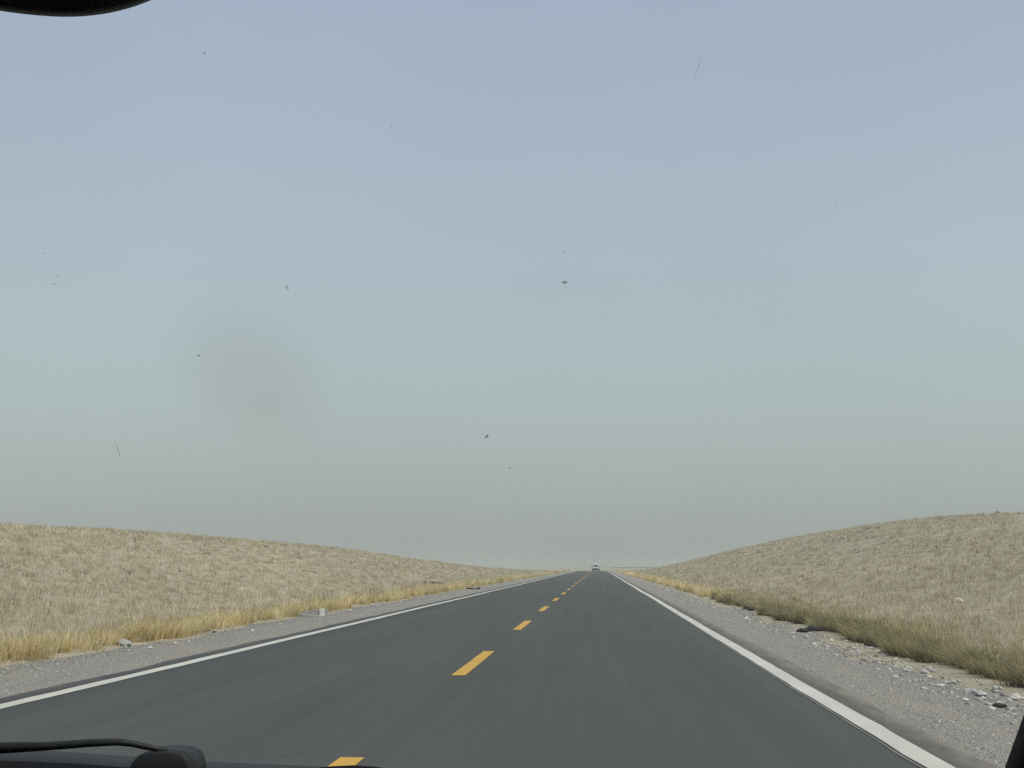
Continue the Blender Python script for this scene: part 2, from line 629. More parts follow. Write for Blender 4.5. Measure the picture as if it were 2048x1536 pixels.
def stubble(side, ntuft, per, x0, x1):
    y = scatter_y(ntuft, 6.0, 330, 1.5)
    x = x0 + (x1 - x0) * RNG.uniform(0, 1, ntuft) ** 1.0
    # planted in rough lines across the slope, with bare places between
    dens = wob(x * 1.3, y * .9) + wob(x * 3.1, y * 2.3, 1.0) * .7
    keep = dens * .6 + RNG.normal(0, 1.0, ntuft) > -1.25
    if side > 0:      # pale bare ground high on the right
        bare = sstep((x / (y + 1) - .335) / .02) * sstep((x - 19.6) / 1.6)
        keep &= RNG.uniform(0, 1, ntuft) > bare * .93
    x, y = x[keep], y[keep]
    n = len(x)
    d = np.hypot(x, y)
    tc = pick([(.56, .50, .355), (.62, .565, .42), (.46, .385, .26), (.69, .64, .49), (.25, .20, .135)], n, [.34, .27, .18, .13, .08], .1) * (1 + .05 * wob(x * .55, y * .33, .4))[:, None]
    th_ = RNG.uniform(.09, .24, n) * RNG.choice([1, 1, 1.35, .7], n)
    lx, ly = RNG.normal(0, .05, n), RNG.normal(0, .05, n)
    k = per
    X = np.repeat(x, k) + RNG.normal(0, .075, n * k) * np.repeat(1 + d / 160, k)
    Y = np.repeat(y, k) + RNG.normal(0, .075, n * k) * np.repeat(1 + d / 160, k)
    D = np.repeat(d, k)
    P = np.stack([X, Y, ground_z(X, Y) - .01], -1)
    h = np.repeat(th_, k) * RNG.uniform(.55, 1.15, n * k)
    w = np.maximum(.007, D * .00036) * RNG.uniform(.7, 1.4, n * k)
    lean = np.stack([np.repeat(lx, k) + RNG.normal(0, .05, n * k), np.repeat(ly, k) + RNG.normal(0, .05, n * k)], -1)
    flat = RNG.uniform(0, 1, n * k) < .13             # fallen stalks
    h = np.where(flat, h * .18, h)
    lean = np.where(flat[:, None], lean * 3.2, lean)
    col = np.repeat(tc, k, 0) * RNG.normal(1, .12, (n * k, 1)).clip(.65, 1.35)
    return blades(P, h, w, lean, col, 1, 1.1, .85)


for side, lab in ((-1, None), (1, None)):
    v, f, c = stubble(side, 70000, 12, -8.9 if side < 0 else 5.7, -36 if side < 0 else 33)
    o = mesh_np('straw_stubble', v, f, M_STRAW, colors=c)
    o['kind'] = 'stuff'
    tag(o, 'pale dry straw stubble covering the lower sandy bank where the concrete drain is' if side < 0 else
        'pale dry straw stubble covering the taller sandy bank behind the olive grass', 'straw')


def verge(side, y0, y1, nclump, per, cols, prob, hmean, basecol, wid=.9, lo=0.0, blade_w=.007, droop=.12, spread=.6):
    y = scatter_y(nclump, y0, y1, .9)
    edge = SHO - .12 + .13 * np.sin(y * .55 + side) + .09 * np.sin(y * 1.7) + .05 * np.sin(y * 4.1)
    u = RNG.beta(1.1, 1.7, nclump)
    keep = RNG.uniform(0, 1, nclump) < .62 + .5 * np.sin(y * .9 + 1) * np.sin(y * .37)  + .25 * u
    y, edge, u = y[keep], edge[keep], u[keep]
    n = len(y)
    x = RC + side * (edge + lo + u * wid * (1 + .3 * np.sin(y * .8)))
    d = np.hypot(x, y)
    ch = hmean * RNG.uniform(.5, 1.3, n) * (1 - .3 * u) * (1 + .22 * np.sin(y * 2.3 + side) * np.sin(y * .71) + .15 * np.sin(y * 6.1 + u * 9))
    cc = pick(cols, n, prob, .12)
    k = per
    r = np.abs(RNG.normal(0, .06, n * k)) * np.repeat(1 + d / 120, k)
    a = RNG.uniform(0, 2 * math.pi, n * k)
    X = np.repeat(x, k) + r * np.cos(a)
    Y = np.repeat(y, k) + r * np.sin(a)
    D = np.repeat(d, k)
    P = np.stack([X, Y, ground_z(X, Y) - .015], -1)
    h = np.repeat(ch, k) * RNG.uniform(.5, 1.1, n * k)
    h = np.where(RNG.uniform(0, 1, n * k) < .07, h * 1.55, h)
    out = RNG.uniform(.05, spread, n * k) * h
    dx, dy = np.repeat(RNG.normal(0, .22, n), k) * h, np.repeat(RNG.normal(0, .25, n), k) * h     # each tussock leans its own way
    lean = np.stack([out * np.cos(a) - droop * h * side + dx, out * np.sin(a) + dy], -1)
    w = np.maximum(blade_w, D * .0004) * RNG.uniform(.7, 1.3, n * k)
    col = np.repeat(cc, k, 0) * RNG.normal(1, .14, (n * k, 1)).clip(.6, 1.4)
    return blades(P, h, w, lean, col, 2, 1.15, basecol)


YEL = [(.68, .555, .285), (.76, .64, .36), (.58, .46, .22), (.80, .70, .45)]
OLV = [(.30, .272, .155), (.37, .335, .20), (.19, .175, .10), (.50, .45, .29), (.40, .345, .195)]
grass_sets = [
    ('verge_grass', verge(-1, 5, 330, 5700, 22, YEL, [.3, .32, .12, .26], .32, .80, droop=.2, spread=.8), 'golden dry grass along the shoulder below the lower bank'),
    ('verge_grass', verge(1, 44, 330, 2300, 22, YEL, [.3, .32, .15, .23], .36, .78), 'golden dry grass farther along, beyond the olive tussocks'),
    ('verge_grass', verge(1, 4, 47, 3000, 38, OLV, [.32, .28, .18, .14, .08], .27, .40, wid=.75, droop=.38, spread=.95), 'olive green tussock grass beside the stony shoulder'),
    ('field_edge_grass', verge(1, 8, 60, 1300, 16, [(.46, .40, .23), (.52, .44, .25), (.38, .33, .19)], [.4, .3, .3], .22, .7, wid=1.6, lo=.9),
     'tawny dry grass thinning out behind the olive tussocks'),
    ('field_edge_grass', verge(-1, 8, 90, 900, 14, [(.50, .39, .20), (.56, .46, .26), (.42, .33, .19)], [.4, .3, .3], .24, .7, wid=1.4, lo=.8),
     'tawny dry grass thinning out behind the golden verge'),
]
for nm, (v, f, c), lab in grass_sets:
    o = mesh_np(nm, v, f, M_GRASS, colors=c)
    o['kind'] = 'stuff'
    tag(o, lab, 'grass')


def ico(sub):
    bm = bmesh.new()
    bmesh.ops.create_icosphere(bm, subdivisions=sub, radius=1)
    v = np.array([x.co[:] for x in bm.verts])
    f = np.array([[q.index for q in t.verts] for t in bm.faces])
    bm.free()
    return v, f


ICO1 = ico(1)
ICO2 = ico(2)
ICO3 = ico(3)


def gravel(side, n, y0, y1, off0, off1, size0, size1, cols, prob):
    y = scatter_y(n, y0, y1, 1.15)
    off = RNG.uniform(off0, off1, n)
    x = RC + side * off
    d = np.hypot(x, y)
    s = (size0 * (size1 / size0) ** (RNG.uniform(0, 1, n) ** 2.2)) * (1 + d / 120)
    z = np.maximum(ground_z(x, y), -.024) + s * .12
    v0, f0 = ICO1
    k = len(v0)
    sc = np.stack([s * RNG.uniform(.7, 1.3, n), s * RNG.uniform(.7, 1.3, n), s * RNG.uniform(.4, .8, n)], -1)
    vv = v0[None] * RNG.uniform(.72, 1.2, (n, k, 1)) * sc[:, None] + np.stack([x, y, z], -1)[:, None]
    ff = f0[None] + (np.arange(n) * k)[:, None, None]
    cc = np.repeat(pick(cols, n, prob, .12), k, 0)
    return vv.reshape(-1, 3), ff.reshape(-1, 3), cc


STN = [(.34, .333, .31), (.41, .40, .37), (.25, .246, .235), (.58, .565, .52), (.36, .32, .26), (.30, .2, .15)]
PR = [.38, .28, .2, .03, .10, .01]
for nm, args, lab in (
        ('loose_gravel', (-1, 9000, 7, 70, ASPH + .05, SHO - .2, .006, .018, STN, PR), 'fine grey gravel on the shoulder below the lower bank'),
        ('loose_gravel', (1, 14000, 6, 60, ASPH + .05, SHO - .7, .006, .018, STN, PR), 'fine grey gravel on the shoulder below the taller bank'),
        ('stone_scatter', (1, 1300, 7, 75, SHO - 1.15, SHO - .3, .011, .045, STN[1:4] + STN[:1], [.4, .1, .4, .1]), 'pale small stones lying between the gravel and the olive grass'),
        ('stone_scatter', (-1, 350, 8, 75, SHO - .8, SHO - .1, .012, .04, STN[:4], [.3, .3, .2, .2]), 'pale small stones lying between the gravel and the golden grass')):
    v, f, c = gravel(*args)
    o = mesh_np(nm, v, f, M_STONE, colors=c)
    o['kind'] = 'stuff'
    tag(o, lab, 'gravel' if 'gravel' in nm else 'stones')


# ------------------------------------------------------------------ single stones and rubble
def rock_mesh(name, size, sub=2, seed=0, rough=.35):
    v0, f0 = ICO2 if sub == 2 else ICO3
    vv = []
    for p in v0:
        q = Vector(p)
        s = 1 + rough * mnoise.noise(q * 1.3 + Vector((seed * 7.1, seed * 3.3, 0))) + rough * .5 * mnoise.noise(q * 3.1 + Vector((seed, 0, seed * 5.0)))
        # chisel flat faces
        for kk in range(5):
            nrm = Vector((math.sin(seed * 3.7 + kk * 2.1), math.cos(seed * 1.9 + kk * 1.7), math.sin(seed + kk * .9))).normalized()
            dd = (q * s).dot(nrm)
            if dd > .72:
                s *= .72 / dd
        vv.append((q.x * s * size[0], q.y * s * size[1], q.z * s * size[2]))
    return vv, [tuple(t) for t in f0]


def put_stone(name, x, y, size, col, label, group=None, seed=0, mat_=None, cat='stone', sink=.3):
    v, f = rock_mesh(name, size, 2, seed)
    if mat_ is None:
        o = mesh_np(name, v, f, M_STONE, colors=np.repeat(np.array([col]) , len(v), 0) * np.random.default_rng(seed).normal(1, .07, (len(v), 1)))
    else:
        o = mesh_np(name, v, f, mat_)
    z = max(float(ground_z(x, y)), float(base_z(y)) - .022 if abs(x - RC) < SHO + .1 else -99)
    o.location = (x, y, z + size[2] * (1 - sink) * .55)
    o.rotation_euler = (0, 0, seed * 1.3)
    tag(o, label, cat, group)
    return o


# stones a viewer can pick out on the right shoulder: pixel -> shoulder surface
right_px = [(1962, 1390, .075), (1940, 1384, .05), (2032, 1398, .06), (1905, 1366, .05), (1880, 1372, .04), (1848, 1345, .045), (1818, 1338, .05),
            (1790, 1322, .04), (1765, 1308, .055), (1742, 1298, .035), (1786, 1305, .045), (1715, 1306, .035), (1700, 1296, .04), (1650, 1275, .035),
            (1618, 1262, .04), (1600, 1254, .035), (1560, 1238, .04), (1520, 1226, .045), (1478, 1208, .06), (1450, 1204, .05), (1436, 1200, .05),
            (1410, 1192, .045), (1340, 1166, .06), (1312, 1164, .06), (1305, 1162, .07), (1930, 1400, .04), (1990, 1380, .04), (1830, 1362, .035)]
for i, (px, py, s) in enumerate(right_px):
    d = ray(px, py)
    t = (1.30 + .015) / -d[2]
    P = EYE + d * t
    x = min(P[0], RC + SHO - .05)
    put_stone('shoulder_stone', x, P[1], (s * random.uniform(.9, 1.4), s * random.uniform(.8, 1.2), s * random.uniform(.55, .8)),
              random.choice([(.5, .5, .48), (.58, .57, .53), (.42, .42, .41)]),
              ('largest pale stone on the gravel, next to the long dark stone' if i == 0 else
               'pale grey stone on the gravel near the long dark stone' if P[1] < 13.5 else
               'pale grey stone lying on the shoulder beside the olive grass' if P[1] < 44 else
               'pale stone on the shoulder beside the golden grass of the taller bank'),
              None if i == 0 else 'pale stones near the long dark stone' if P[1] < 13.5 else 'pale stones beside the olive grass' if P[1] < 44 else
              'pale stones beside the golden grass of the taller bank', seed=i + 1)
d = ray(1998, 1412); P = EYE + d * (1.31 / -d[2])
put_stone('dark_stone', P[0], P[1], (.075, .05, .03), (.05, .05, .05), 'long dark stone lying flat on the gravel among pale stones', seed=41)
d = ray(1768, 1306); P = EYE + d * (1.31 / -d[2])
put_stone('brick_chip', P[0], P[1], (.055, .035, .025), (.30, .10, .06), 'small reddish brick chip on the stony shoulder by the olive grass', seed=42)
left_px = [(240, 1290, .13), (252, 1284, .07), (222, 1282, .05), (300, 1296, .04), (350, 1287, .04), (560, 1250, .05), (505, 1262, .045), (700, 1222, .07),
           (745, 1210, .06), (800, 1203, .06), (935, 1181, .08)]
for i, (px, py, s) in enumerate(left_px):
    d = ray(px, py)
    P = EYE + d * (1.315 / -d[2])
    put_stone('boulder' if i == 0 else 'shoulder_stone', max(P[0], RC - SHO + .02), P[1], (s * (1.75 if i == 0 else 1.3), s * 1.0, s * (.5 if i == 0 else .7)), (.36, .355, .34) if i == 0 else (.5, .49, .46),
              'large flat grey rock lying at the edge of the golden grass' if i == 0 else 'small pale stone on the gravel shoulder beside the golden grass',
              None if i == 0 else 'pale stones on the shoulder below the lower bank', seed=60 + i)
P = hit(1915, 1207)
put_stone('field_rock', P[0], P[1], (.17, .12, .11), (.56, .50, .37), 'cream coloured rock lying alone in the straw of the taller bank', seed=77, sink=.1)


def rubble(px, py, length, high, label, onground=False, seed=0, ang=0.0):
    if onground:
        P = hit(px, py)
    else:
        d = ray(px, py)
        P = EYE + d * (1.31 / -d[2])
    rg = random.Random(seed)
    vs, fs = [], []
    for k in range(int(14 + length * 16)):
        s = rg.uniform(.2, .95) ** 1.6 * high
        v, f = rock_mesh('', (s * rg.uniform(1, 2.0), s * rg.uniform(.8, 1.5), s * rg.uniform(.5, 1.3)), 2, seed + k)
        u = rg.uniform(-.5, .5)
        ox, oy = u * length, rg.gauss(0, .15) * (1.1 - abs(u))
        ca, sa = math.cos(ang), math.sin(ang)
        gx, gy = ox * ca - oy * sa, ox * sa + oy * ca
        gz = max(float(ground_z(P[0] + gx, P[1] + gy)), -.022 if not onground else -99) + s * .35
        b = len(vs)
        vs += [(p[0] + gx, p[1] + gy, p[2] + gz) for p in v]
        fs += [tuple(q + b for q in t) for t in f]
    o = mesh_np('asphalt_rubble', vs, fs, M_TAR)
    o.location = (P[0], P[1], 0)
    tag(o, label, 'rubble')


rubble(1648, 1262, 1.15, .10, 'long heap of black broken asphalt at the foot of the olive grass', seed=101, ang=.25)
rubble(1528, 1221, .8, .10, 'small heap of black asphalt crumbs where the olive grass turns golden', seed=121, ang=.3)
rubble(1752, 1293, .35, .05, 'few black asphalt crumbs under the overhanging olive tussocks', seed=131)
rubble(396, 1263, .75, .06, 'black asphalt rubble at the foot of the golden grass near the grey rock', seed=141, ang=-.2)
rubble(945, 1178, .75, .10, 'black rubble strip on the far shoulder below the golden grass', seed=151)
rubble(866, 1168, 1.1, .16, 'black rubble lying up in the straw beyond the golden grass', onground=True, seed=161)


# concrete drain in the left shoulder
def drain():
    c = EYE + ray(640, 1232) * (1.32 / -ray(640, 1232)[2])
    t = empty('drain_chute', (c[0], c[1], -.02), 'grey concrete drain chute with a white end block, cut through the golden grass', 'drain')
    v, f = box_vf(-.85, .10, -.35, .30, -.06, .012, .008)
    v = [(p[0], p[1], p[2] + max(0, -p[0] - .1) * .09) for p in v]
    mesh_np('apron', v, f, M_CONC, t)
    v, f = box_vf(-.02, .10, -.02, .10, -.04, .19, .012)
    mesh_np('end_block', v, f, M_WPAINT, t)['label'] = 'whitewashed end block'
    v, f = box_vf(-.55, -.025, .0, .12, -.04, .13, .015)
    mesh_np('side_wall', v, f, M_CONC, t)
    v, f = box_vf(-.35, .10, .42, .56, -.04, .15, .015)
    mesh_np('side_wall', v, f, M_CONC, t)
    v, f = box_vf(.02, .11, .16, .40, -.04, .06, .012)
    mesh_np('lip', v, f, M_CONC, t)


drain()


# whitewashed marker post far ahead
def post():
    d = ray(1144, 1141.3)
    y = 318.0
    x = d[0] / d[1] * y
    t = empty('marker_post', (x, y, float(ground_z(x, y))), 'small white marker post standing alone at the far road edge', 'post')
    rings = [rrect(0, 0, .24, .11, .05, z) for z in (-.1, .62, .72, .78)]
    sc = [1, 1, .93, .7]
    rings = [[(p[0] * k, p[2] * k, p[1]) for p in r] for r, k in zip(rings, sc)]
    v, f = loft(rings)
    mesh_np('shaft', v, f, M_WPAINT, t)
    v, f = box_vf(-.33, .33, -.2, .2, -.15, .06, .02)
    mesh_np('plinth', v, f, M_CONC, t)


post()


# dry shrubs on the right crest
def shrub(px, py, h, label, seed):
    # on the skyline: take the highest ground along this direction
    d = ray(px, py)
    ts = np.linspace(40, 110, 1500)
    X, Y = d[0] / d[1] * ts, ts
    Z = ground_z(X, Y)
    k = int(np.argmax((Z - 1.3) / ts))
    base = np.array([X[k], Y[k], Z[k]])
    t = empty('dry_shrub', base, label, 'shrub')
    rg = np.random.default_rng(seed)
    vs, fs = [], []
    for q in range(16):
        a, e = rg.uniform(0, 6.28), rg.uniform(.35, 1.3)
        L = h * rg.uniform(.6, 1.05)
        p0 = Vector((rg.normal(0, .05), rg.normal(0, .05), -.03))
        dr = Vector((math.cos(a) * math.cos(e), math.sin(a) * math.cos(e), math.sin(e)))
        p1 = p0 + dr * L * .55
        p2 = p1 + (dr + Vector((rg.normal(0, .3), rg.normal(0, .3), .3))).normalized() * L * .45
        v, f = tube([p0, p1, p2], [.008, .006, .003], 4)
        b = len(vs)
        vs += v
        fs += [tuple(i + b for i in x) for x in f]
    mesh_np('twigs', vs, fs, M_TWIG, t)
    n = 90
    Pp = np.stack([rg.normal(0, h * .33, n), rg.normal(0, h * .33, n), np.abs(rg.normal(h * .35, h * .22, n))], -1)
    v, f, c = blades(Pp, np.full(n, .08) * rg.uniform(.5, 1.4, n), np.full(n, .02), rg.normal(0, .05, (n, 2)),
                     pick([(.24, .19, .13), (.30, .25, .17), (.18, .16, .11)], n))
    mesh_np('foliage', v, f, M_STRAW, t, colors=c)


M_TWIG = plain('dry_twig', (.13, .10, .075), .9, .1)
shrub(1995, 1021, .32, 'dry brown shrub, the tallest one on the crest of the taller bank', 1)
shrub(1966, 1023, .14, 'low dry shrub on the crest where the straw stops', 2)
shrub(2012, 1023, .13, 'low dark shrub just beside the tallest crest shrub', 3)
shrub(2036, 1020, .15, 'low dark shrub at the end of the crest row, above bare sand', 4)

# far line of scrub beyond the valley
n = 5000
xx = RNG.uniform(8, 150, n)
yy = 905 + xx * .25 + RNG.normal(0, 2.0, n)
Pp = np.stack([xx, yy, ground_z(xx, yy) - .05], -1)
v, f, c = blades(Pp, RNG.uniform(.4, 1.05, n) * sstep((xx - 4) / 22 + .35), np.full(n, .5), RNG.normal(0, .2, (n, 2)), pick([(.09, .085, .06), (.12, .11, .08)], n))
o = mesh_np('distant_scrub', v, f, M_STRAW, colors=c)
o['kind'] = 'stuff'
tag(o, 'thin dark line of scrub on the far plain beyond the road', 'scrub')


# ------------------------------------------------------------------ vehicles
M_CARW = plain('white_car_paint', (.84, .85, .85), .25, .5, var=.02, scale=3)
M_GLASSD = plain('dark_car_glass', (.02, .024, .026), .08, .5, var=.1)
M_RUBB = plain('tyre_rubber', (.022, .022, .023), .85, .2, var=.2)
M_PLAST = plain('black_plastic', (.018, .018, .02), .55, .35, var=.15, scale=30)
M_ALLOY = plain('alloy', (.45, .45, .46), .35, .5, metal=.8, var=.05)
M_RED = plain('red_lamp', (.32, .02, .02), .2, .5, var=.05)
M_PLATE = plain('blue_plate', (.03, .07, .30), .4, .4, var=.05)
M_BODYD = plain('dark_car_paint', (.020, .022, .024), .6, .25, var=.06, scale=6)
M_CLEAR, t_, n_, b_ = mat('clear_glass')
n_.remove(b_)
tb = n_.new('ShaderNodeBsdfTransparent')
tb.inputs['Color'].default_value = (.965, .98, .975, 1)
t_.links.new(tb.outputs[0], n_['Material Output'].inputs['Surface'])


def wheel(parent, x, y, r, w, side):
    """wheel > tyre, rim"""
    prof = [(.62, -.5), (.9, -.5), (.98, -.38), (1.0, -.15), (1.0, .15), (.98, .38), (.9, .5), (.62, .5)]
    N = 28
    rings = [[(x + p[1] * w, y + math.cos(2 * math.pi * k / N) * p[0] * r, r + math.sin(2 * math.pi * k / N) * p[0] * r) for p in prof] for k in range(N)]
    v = [p for q in rings for p in q]
    m = len(prof)
    f = [(k * m + j, k * m + (j + 1) % m, ((k + 1) % N) * m + (j + 1) % m, ((k + 1) % N) * m + j) for k in range(N) for j in range(m)]
    wh = mesh_np('wheel', v, f, M_RUBB, parent, smooth=True)
    vs, fs = [], []
    for k in range(5):                       # spokes and hub
        a = 2 * math.pi * k / 5
        bx, bf = box_vf(x + side * w * .30, x + side * w * .44, -.09 * r, .09 * r, 0, .63 * r)
        b = len(vs)
        vs += [(p[0], y + p[1] * math.cos(a) - p[2] * math.sin(a), r + p[1] * math.sin(a) + p[2] * math.cos(a)) for p in bx]
        fs += [tuple(i + b for i in q) for q in bf]
    hub = [[(x + side * w * q, y + math.cos(2 * math.pi * k / 14) * .2 * r, r + math.sin(2 * math.pi * k / 14) * .2 * r) for k in range(14)] for q in (.05, .47)]
    hv, hf = loft(hub)
    b = len(vs)
    vs += hv
    fs += [tuple(i + b for i in q) for q in hf]
    mesh_np('rim', vs, fs, M_ALLOY, wh)


def far_car():
    y0 = 280.0
    x0 = ray(1191.5, 1140)[0] / ray(1191.5, 1140)[1] * y0
    t = empty('sport_utility_car', (x0, y0, 0.0), 'white sport utility car driving away along the road ahead', 'car')
    L, hw = 4.5, .90
    # lower body: stations from the tail (y=0) to the nose
    st = [(0.02, .84, .62, 1.02), (.10, .89, .50, 1.08), (.6, hw, .40, 1.10), (1.6, hw, .36, 1.08), (2.9, hw, .36, 1.06), (3.3, .89, .37, 1.02),
          (4.1, .86, .40, .95), (4.42, .80, .48, .86), (4.5, .72, .55, .78)]
    rings = [rrect(0, (a + b) / 2, w, (b - a) / 2, .10, y) for y, w, a, b in st]
    v, f = loft(rings)
    body = mesh_np('body', v, f, M_CARW, t, smooth=True)
    st = [(.10, .80, .70, 1.0, 1.32), (.20, .80, .68, 1.0, 1.68), (.38, .80, .66, 1.0, 1.76), (1.6, .80, .66, 1.0, 1.79), (2.3, .80, .64, 1.0, 1.74), (2.75, .80, .62, 1.0, 1.42), (3.2, .78, .62, 1.0, 1.06)]
    rings = []
    for y, wb, wt, zb, zt in st:
        r = []
        for u, z, w in ((1, zb, wb), (1, zt - .08, wt + .02), (.88, zt, wt), (-.88, zt, wt), (-1, zt - .08, wt + .02), (-1, zb, wb)):
            r.append((u * w, y, z))
        rings.append(r)
    v, f = loft(rings)
    mesh_np('cabin', v, f, M_CARW, t, smooth=False)
    # rear window, wrapped a little
    v = [(-.60, .105, 1.16), (.60, .105, 1.16), (.56, .175, 1.60), (-.56, .175, 1.60), (-.60, .16, 1.16), (.60, .16, 1.16), (.56, .235, 1.60), (-.56, .235, 1.60)]
    fb = [(0, 1, 2, 3), (7, 6, 5, 4), (0, 4, 5, 1), (1, 5, 6, 2), (2, 6, 7, 3), (3, 7, 4, 0)]
    v = [(p[0], p[1] - .035, p[2]) for p in v]
    mesh_np('rear_window', v, fb, M_GLASSD, t)
    for s in (-1, 1):
        for ya, yb in ((.55, 1.45), (1.55, 2.35)):
            v = []
            for dx in (0, .03):
                for y, z in ((ya, 1.14), (yb, 1.14), (yb - .05, 1.58), (ya + .05, 1.58)):
                    u = (z - 1.0) / .74
                    v.append((s * (.80 * (1 - u) + .675 * u + .012 - dx), y, z))
            mesh_np('side_window', v, fb, M_GLASSD, t)
        v, f = box_vf(s * .80 - .085, s * .80 + .085, -.012, .10, .80, 1.06, .02)
        mesh_np('tail_light', v, f, M_RED, t)
        v, f = box_vf(s * 1.0 - .11, s * 1.0 + .11, 2.55, 2.68, 1.08, 1.26, .03)
        mesh_np('door_mirror', v, f, M_PLAST, t)
        v, f = tube([(s * .60, .5, 1.80), (s * .60, .55, 1.84), (s * .60, 2.0, 1.85), (s * .60, 2.05, 1.80)], .018, 6)
        mesh_np('roof_rail', v, f, M_PLAST, t)
        for y in (.85, 3.55):
            wheel(t, s * .79, y, .36, .24, s)
    v, f = loft([rrect(0, .55, .86, .13, .06, y) for y in (-.07, .02, .25)])
    bump = mesh_np('rear_bumper', v, f, M_PLAST, t)
    v, f = box_vf(-.22, .22, -.015, .03, .80, .94, .008)
    mesh_np('number_plate', v, f, M_PLATE, t)
    # spare wheel is absent; low chassis closes the underside
    v, f = box_vf(-.62, .62, .3, 4.2, .24, .42, .03)
    mesh_np('underbody', v, f, M_PLAST, t)


far_car()


# ---- the car the picture is taken from
CX = -.30                       # its middle
t = empty('car', (CX, 0, 0), 'dark car in the foreground with its wiper, mirror and windscreen pillar showing', 'car')


def loc(p):
    return (p[0] - CX, p[1], p[2])


def lp(px, py, y):
    return loc(at_y(px, py, y))


WB = (1.44, 1.055)              # windscreen foot: y, z
WT = (.46, 1.80)                # windscreen head


def screen(u, s):
    """u -1..1 across, s 0..1 up; bowed forward in the middle"""
    y = WB[0] + (WT[0] - WB[0]) * s
    z = WB[1] + (WT[1] - WB[1]) * s
    hw = .72 - .12 * s
    bow = .10 * (1 - u * u) * .76
    return (u * hw, y + bow - .04, z + bow * .2 - .008)


n, m = 17, 9
v = [screen(-1 + 2 * i / (n - 1), j / (m - 1)) for j in range(m) for i in range(n)]
f = [(j * n + i, j * n + i + 1, (j + 1) * n + i + 1, (j + 1) * n + i) for j in range(m - 1) for i in range(n - 1)]
wscreen = mesh_np('windscreen', v, f, M_CLEAR, t, smooth=True)


def on_screen(px, py):
    """where a line of sight passes the windscreen"""
    d = ray(px, py)
    best = None
    for k in range(4000):
        y = .40 + k * .0003
        p = loc(EYE + d * (y / d[1]))
        s = (p[2] - WB[1]) / (WT[1] - WB[1])
        hw = .72 - .12 * s
        u = p[0] / hw
        g = screen(u, s)
        if p[1] >= g[1]:
            return Vector(p)
    return Vector(p)


M_DIRT = plain('dried_dirt', (.16, .16, .15), .9, .1, var=.2, scale=400)
M_DIRT2 = plain('pale_dried_dirt', (.34, .36, .36), .9, .1, var=.2, scale=400)
for mm, fa in ((M_DIRT, .6), (M_DIRT2, .8)):
    q = mm.node_tree
    tb2 = q.nodes.new('ShaderNodeBsdfTransparent')
    mx2 = q.nodes.new('ShaderNodeMixShader')
    mx2.inputs[0].default_value = fa
    q.links.new(q.nodes['Principled BSDF'].outputs[0], mx2.inputs[1])
    q.links.new(tb2.outputs[0], mx2.inputs[2])
    q.links.new(mx2.outputs[0], q.nodes['Material Output'].inputs['Surface'])
specks = [((1124, 565), (1135, 564), 2.6, 0), ((1115, 565), (1120, 565), .8, 1), ((1127, 501), (1132, 508), 1.1, 1), ((1389, 156), (1404, 113), .8, 1),
          ((231, 884), (241, 915), 1.1, 1), ((970, 876), (977, 869), 2.0, 0), ((571, 570), (577, 580), 2.4, 1), ((102, 569), (113, 566), 1.4, 1), ((110, 553), (118, 550), 1.0, 1),
          ((407, 106), (411, 107), 1.9, 0), ((395, 711), (400, 711), 1.7, 0), ((1018, 935), (1021, 936), 1.4, 0), ((782, 246), (784, 262), .7, 1),
          ((1670, 403), (1675, 400), .9, 1), ((1682, 394), (1684, 392), .8, 1), ((86, 506), (89, 506), 1.1, 0), ((1412, 1088), (1416, 1088), 1.0, 0),
          ((1236, 962), (1238, 962), .9, 0), ((679, 1185), (681, 1185), .8, 1), ((438, 478), (441, 479), .9, 1), ((786, 126), (789, 130), 1.0, 1)]
for pa, pb, w, kind in specks:
    A, B = on_screen(*pa), on_screen(*pb)
    ax = (B - A)
    Lh = max(ax.length / 2, .0004)
    ax.normalize()
    C = (A + B) / 2
    view = (C - Vector(loc(EYE)))
    pxm = view.length / FPX
    side_ = ax.cross(view.normalized()).normalized()
    nrm = ax.cross(side_).normalized()
    vv, ff = ICO2
    V_ = []
    for p in vv:
        j = 1 + .35 * mnoise.noise(Vector(p) * 1.7 + C * 900)
        V_.append(tuple(C + ax * p[0] * Lh * j + side_ * p[1] * w * pxm * j + nrm * p[2] * .0006))
    mesh_np('dirt_speck', V_, [tuple(q) for q in ff], M_DIRT2 if kind else M_DIRT, wscreen, smooth=True)

# a greasy round smear on the glass: darkens what is behind it a little, fading out to nothing
m, tt, nn, bb = mat('greasy_smear')
nn.remove(bb)
gc = nn.new('ShaderNodeTexCoord')
gr = nn.new('ShaderNodeTexGradient')
gr.gradient_type = 'SPHERICAL'
tt.links.new(gc.outputs['Object'], gr.inputs['Vector'])
gcol = ramp_node(nn, tt, gr.outputs['Fac'], [(0.0, (1, 1, 1)), (.12, (1, 1, 1)), (.5, (.945, .93, .915)), (.7, (.925, .905, .885)), (1.0, (.925, .905, .885))])
gcol.node.color_ramp.interpolation = 'B_SPLINE'
gt = nn.new('ShaderNodeBsdfTransparent')
tt.links.new(gcol, gt.inputs['Color'])
tt.links.new(gt.outputs[0], nn['Material Output'].inputs['Surface'])
c0, e0 = on_screen(505, 745), on_screen(690, 745)
rad = (e0 - c0).length
up0 = (on_screen(505, 600) - c0).normalized()
ex = (e0 - c0).normalized()
nrm = ex.cross(up0).normalized()
up0 = nrm.cross(ex)
vs = [(0, 0, 0)]
for r in (.5, 1.0):
    vs += [(math.cos(a) * r, math.sin(a) * r, 0) for a in [2 * math.pi * k / 32 for k in range(32)]]
fs = [(0, 1 + k, 1 + (k + 1) % 32) for k in range(32)] + [(1 + k, 33 + k, 33 + (k + 1) % 32, 1 + (k + 1) % 32) for k in range(32)]
sm = mesh_np('smear', vs, fs, m, wscreen)
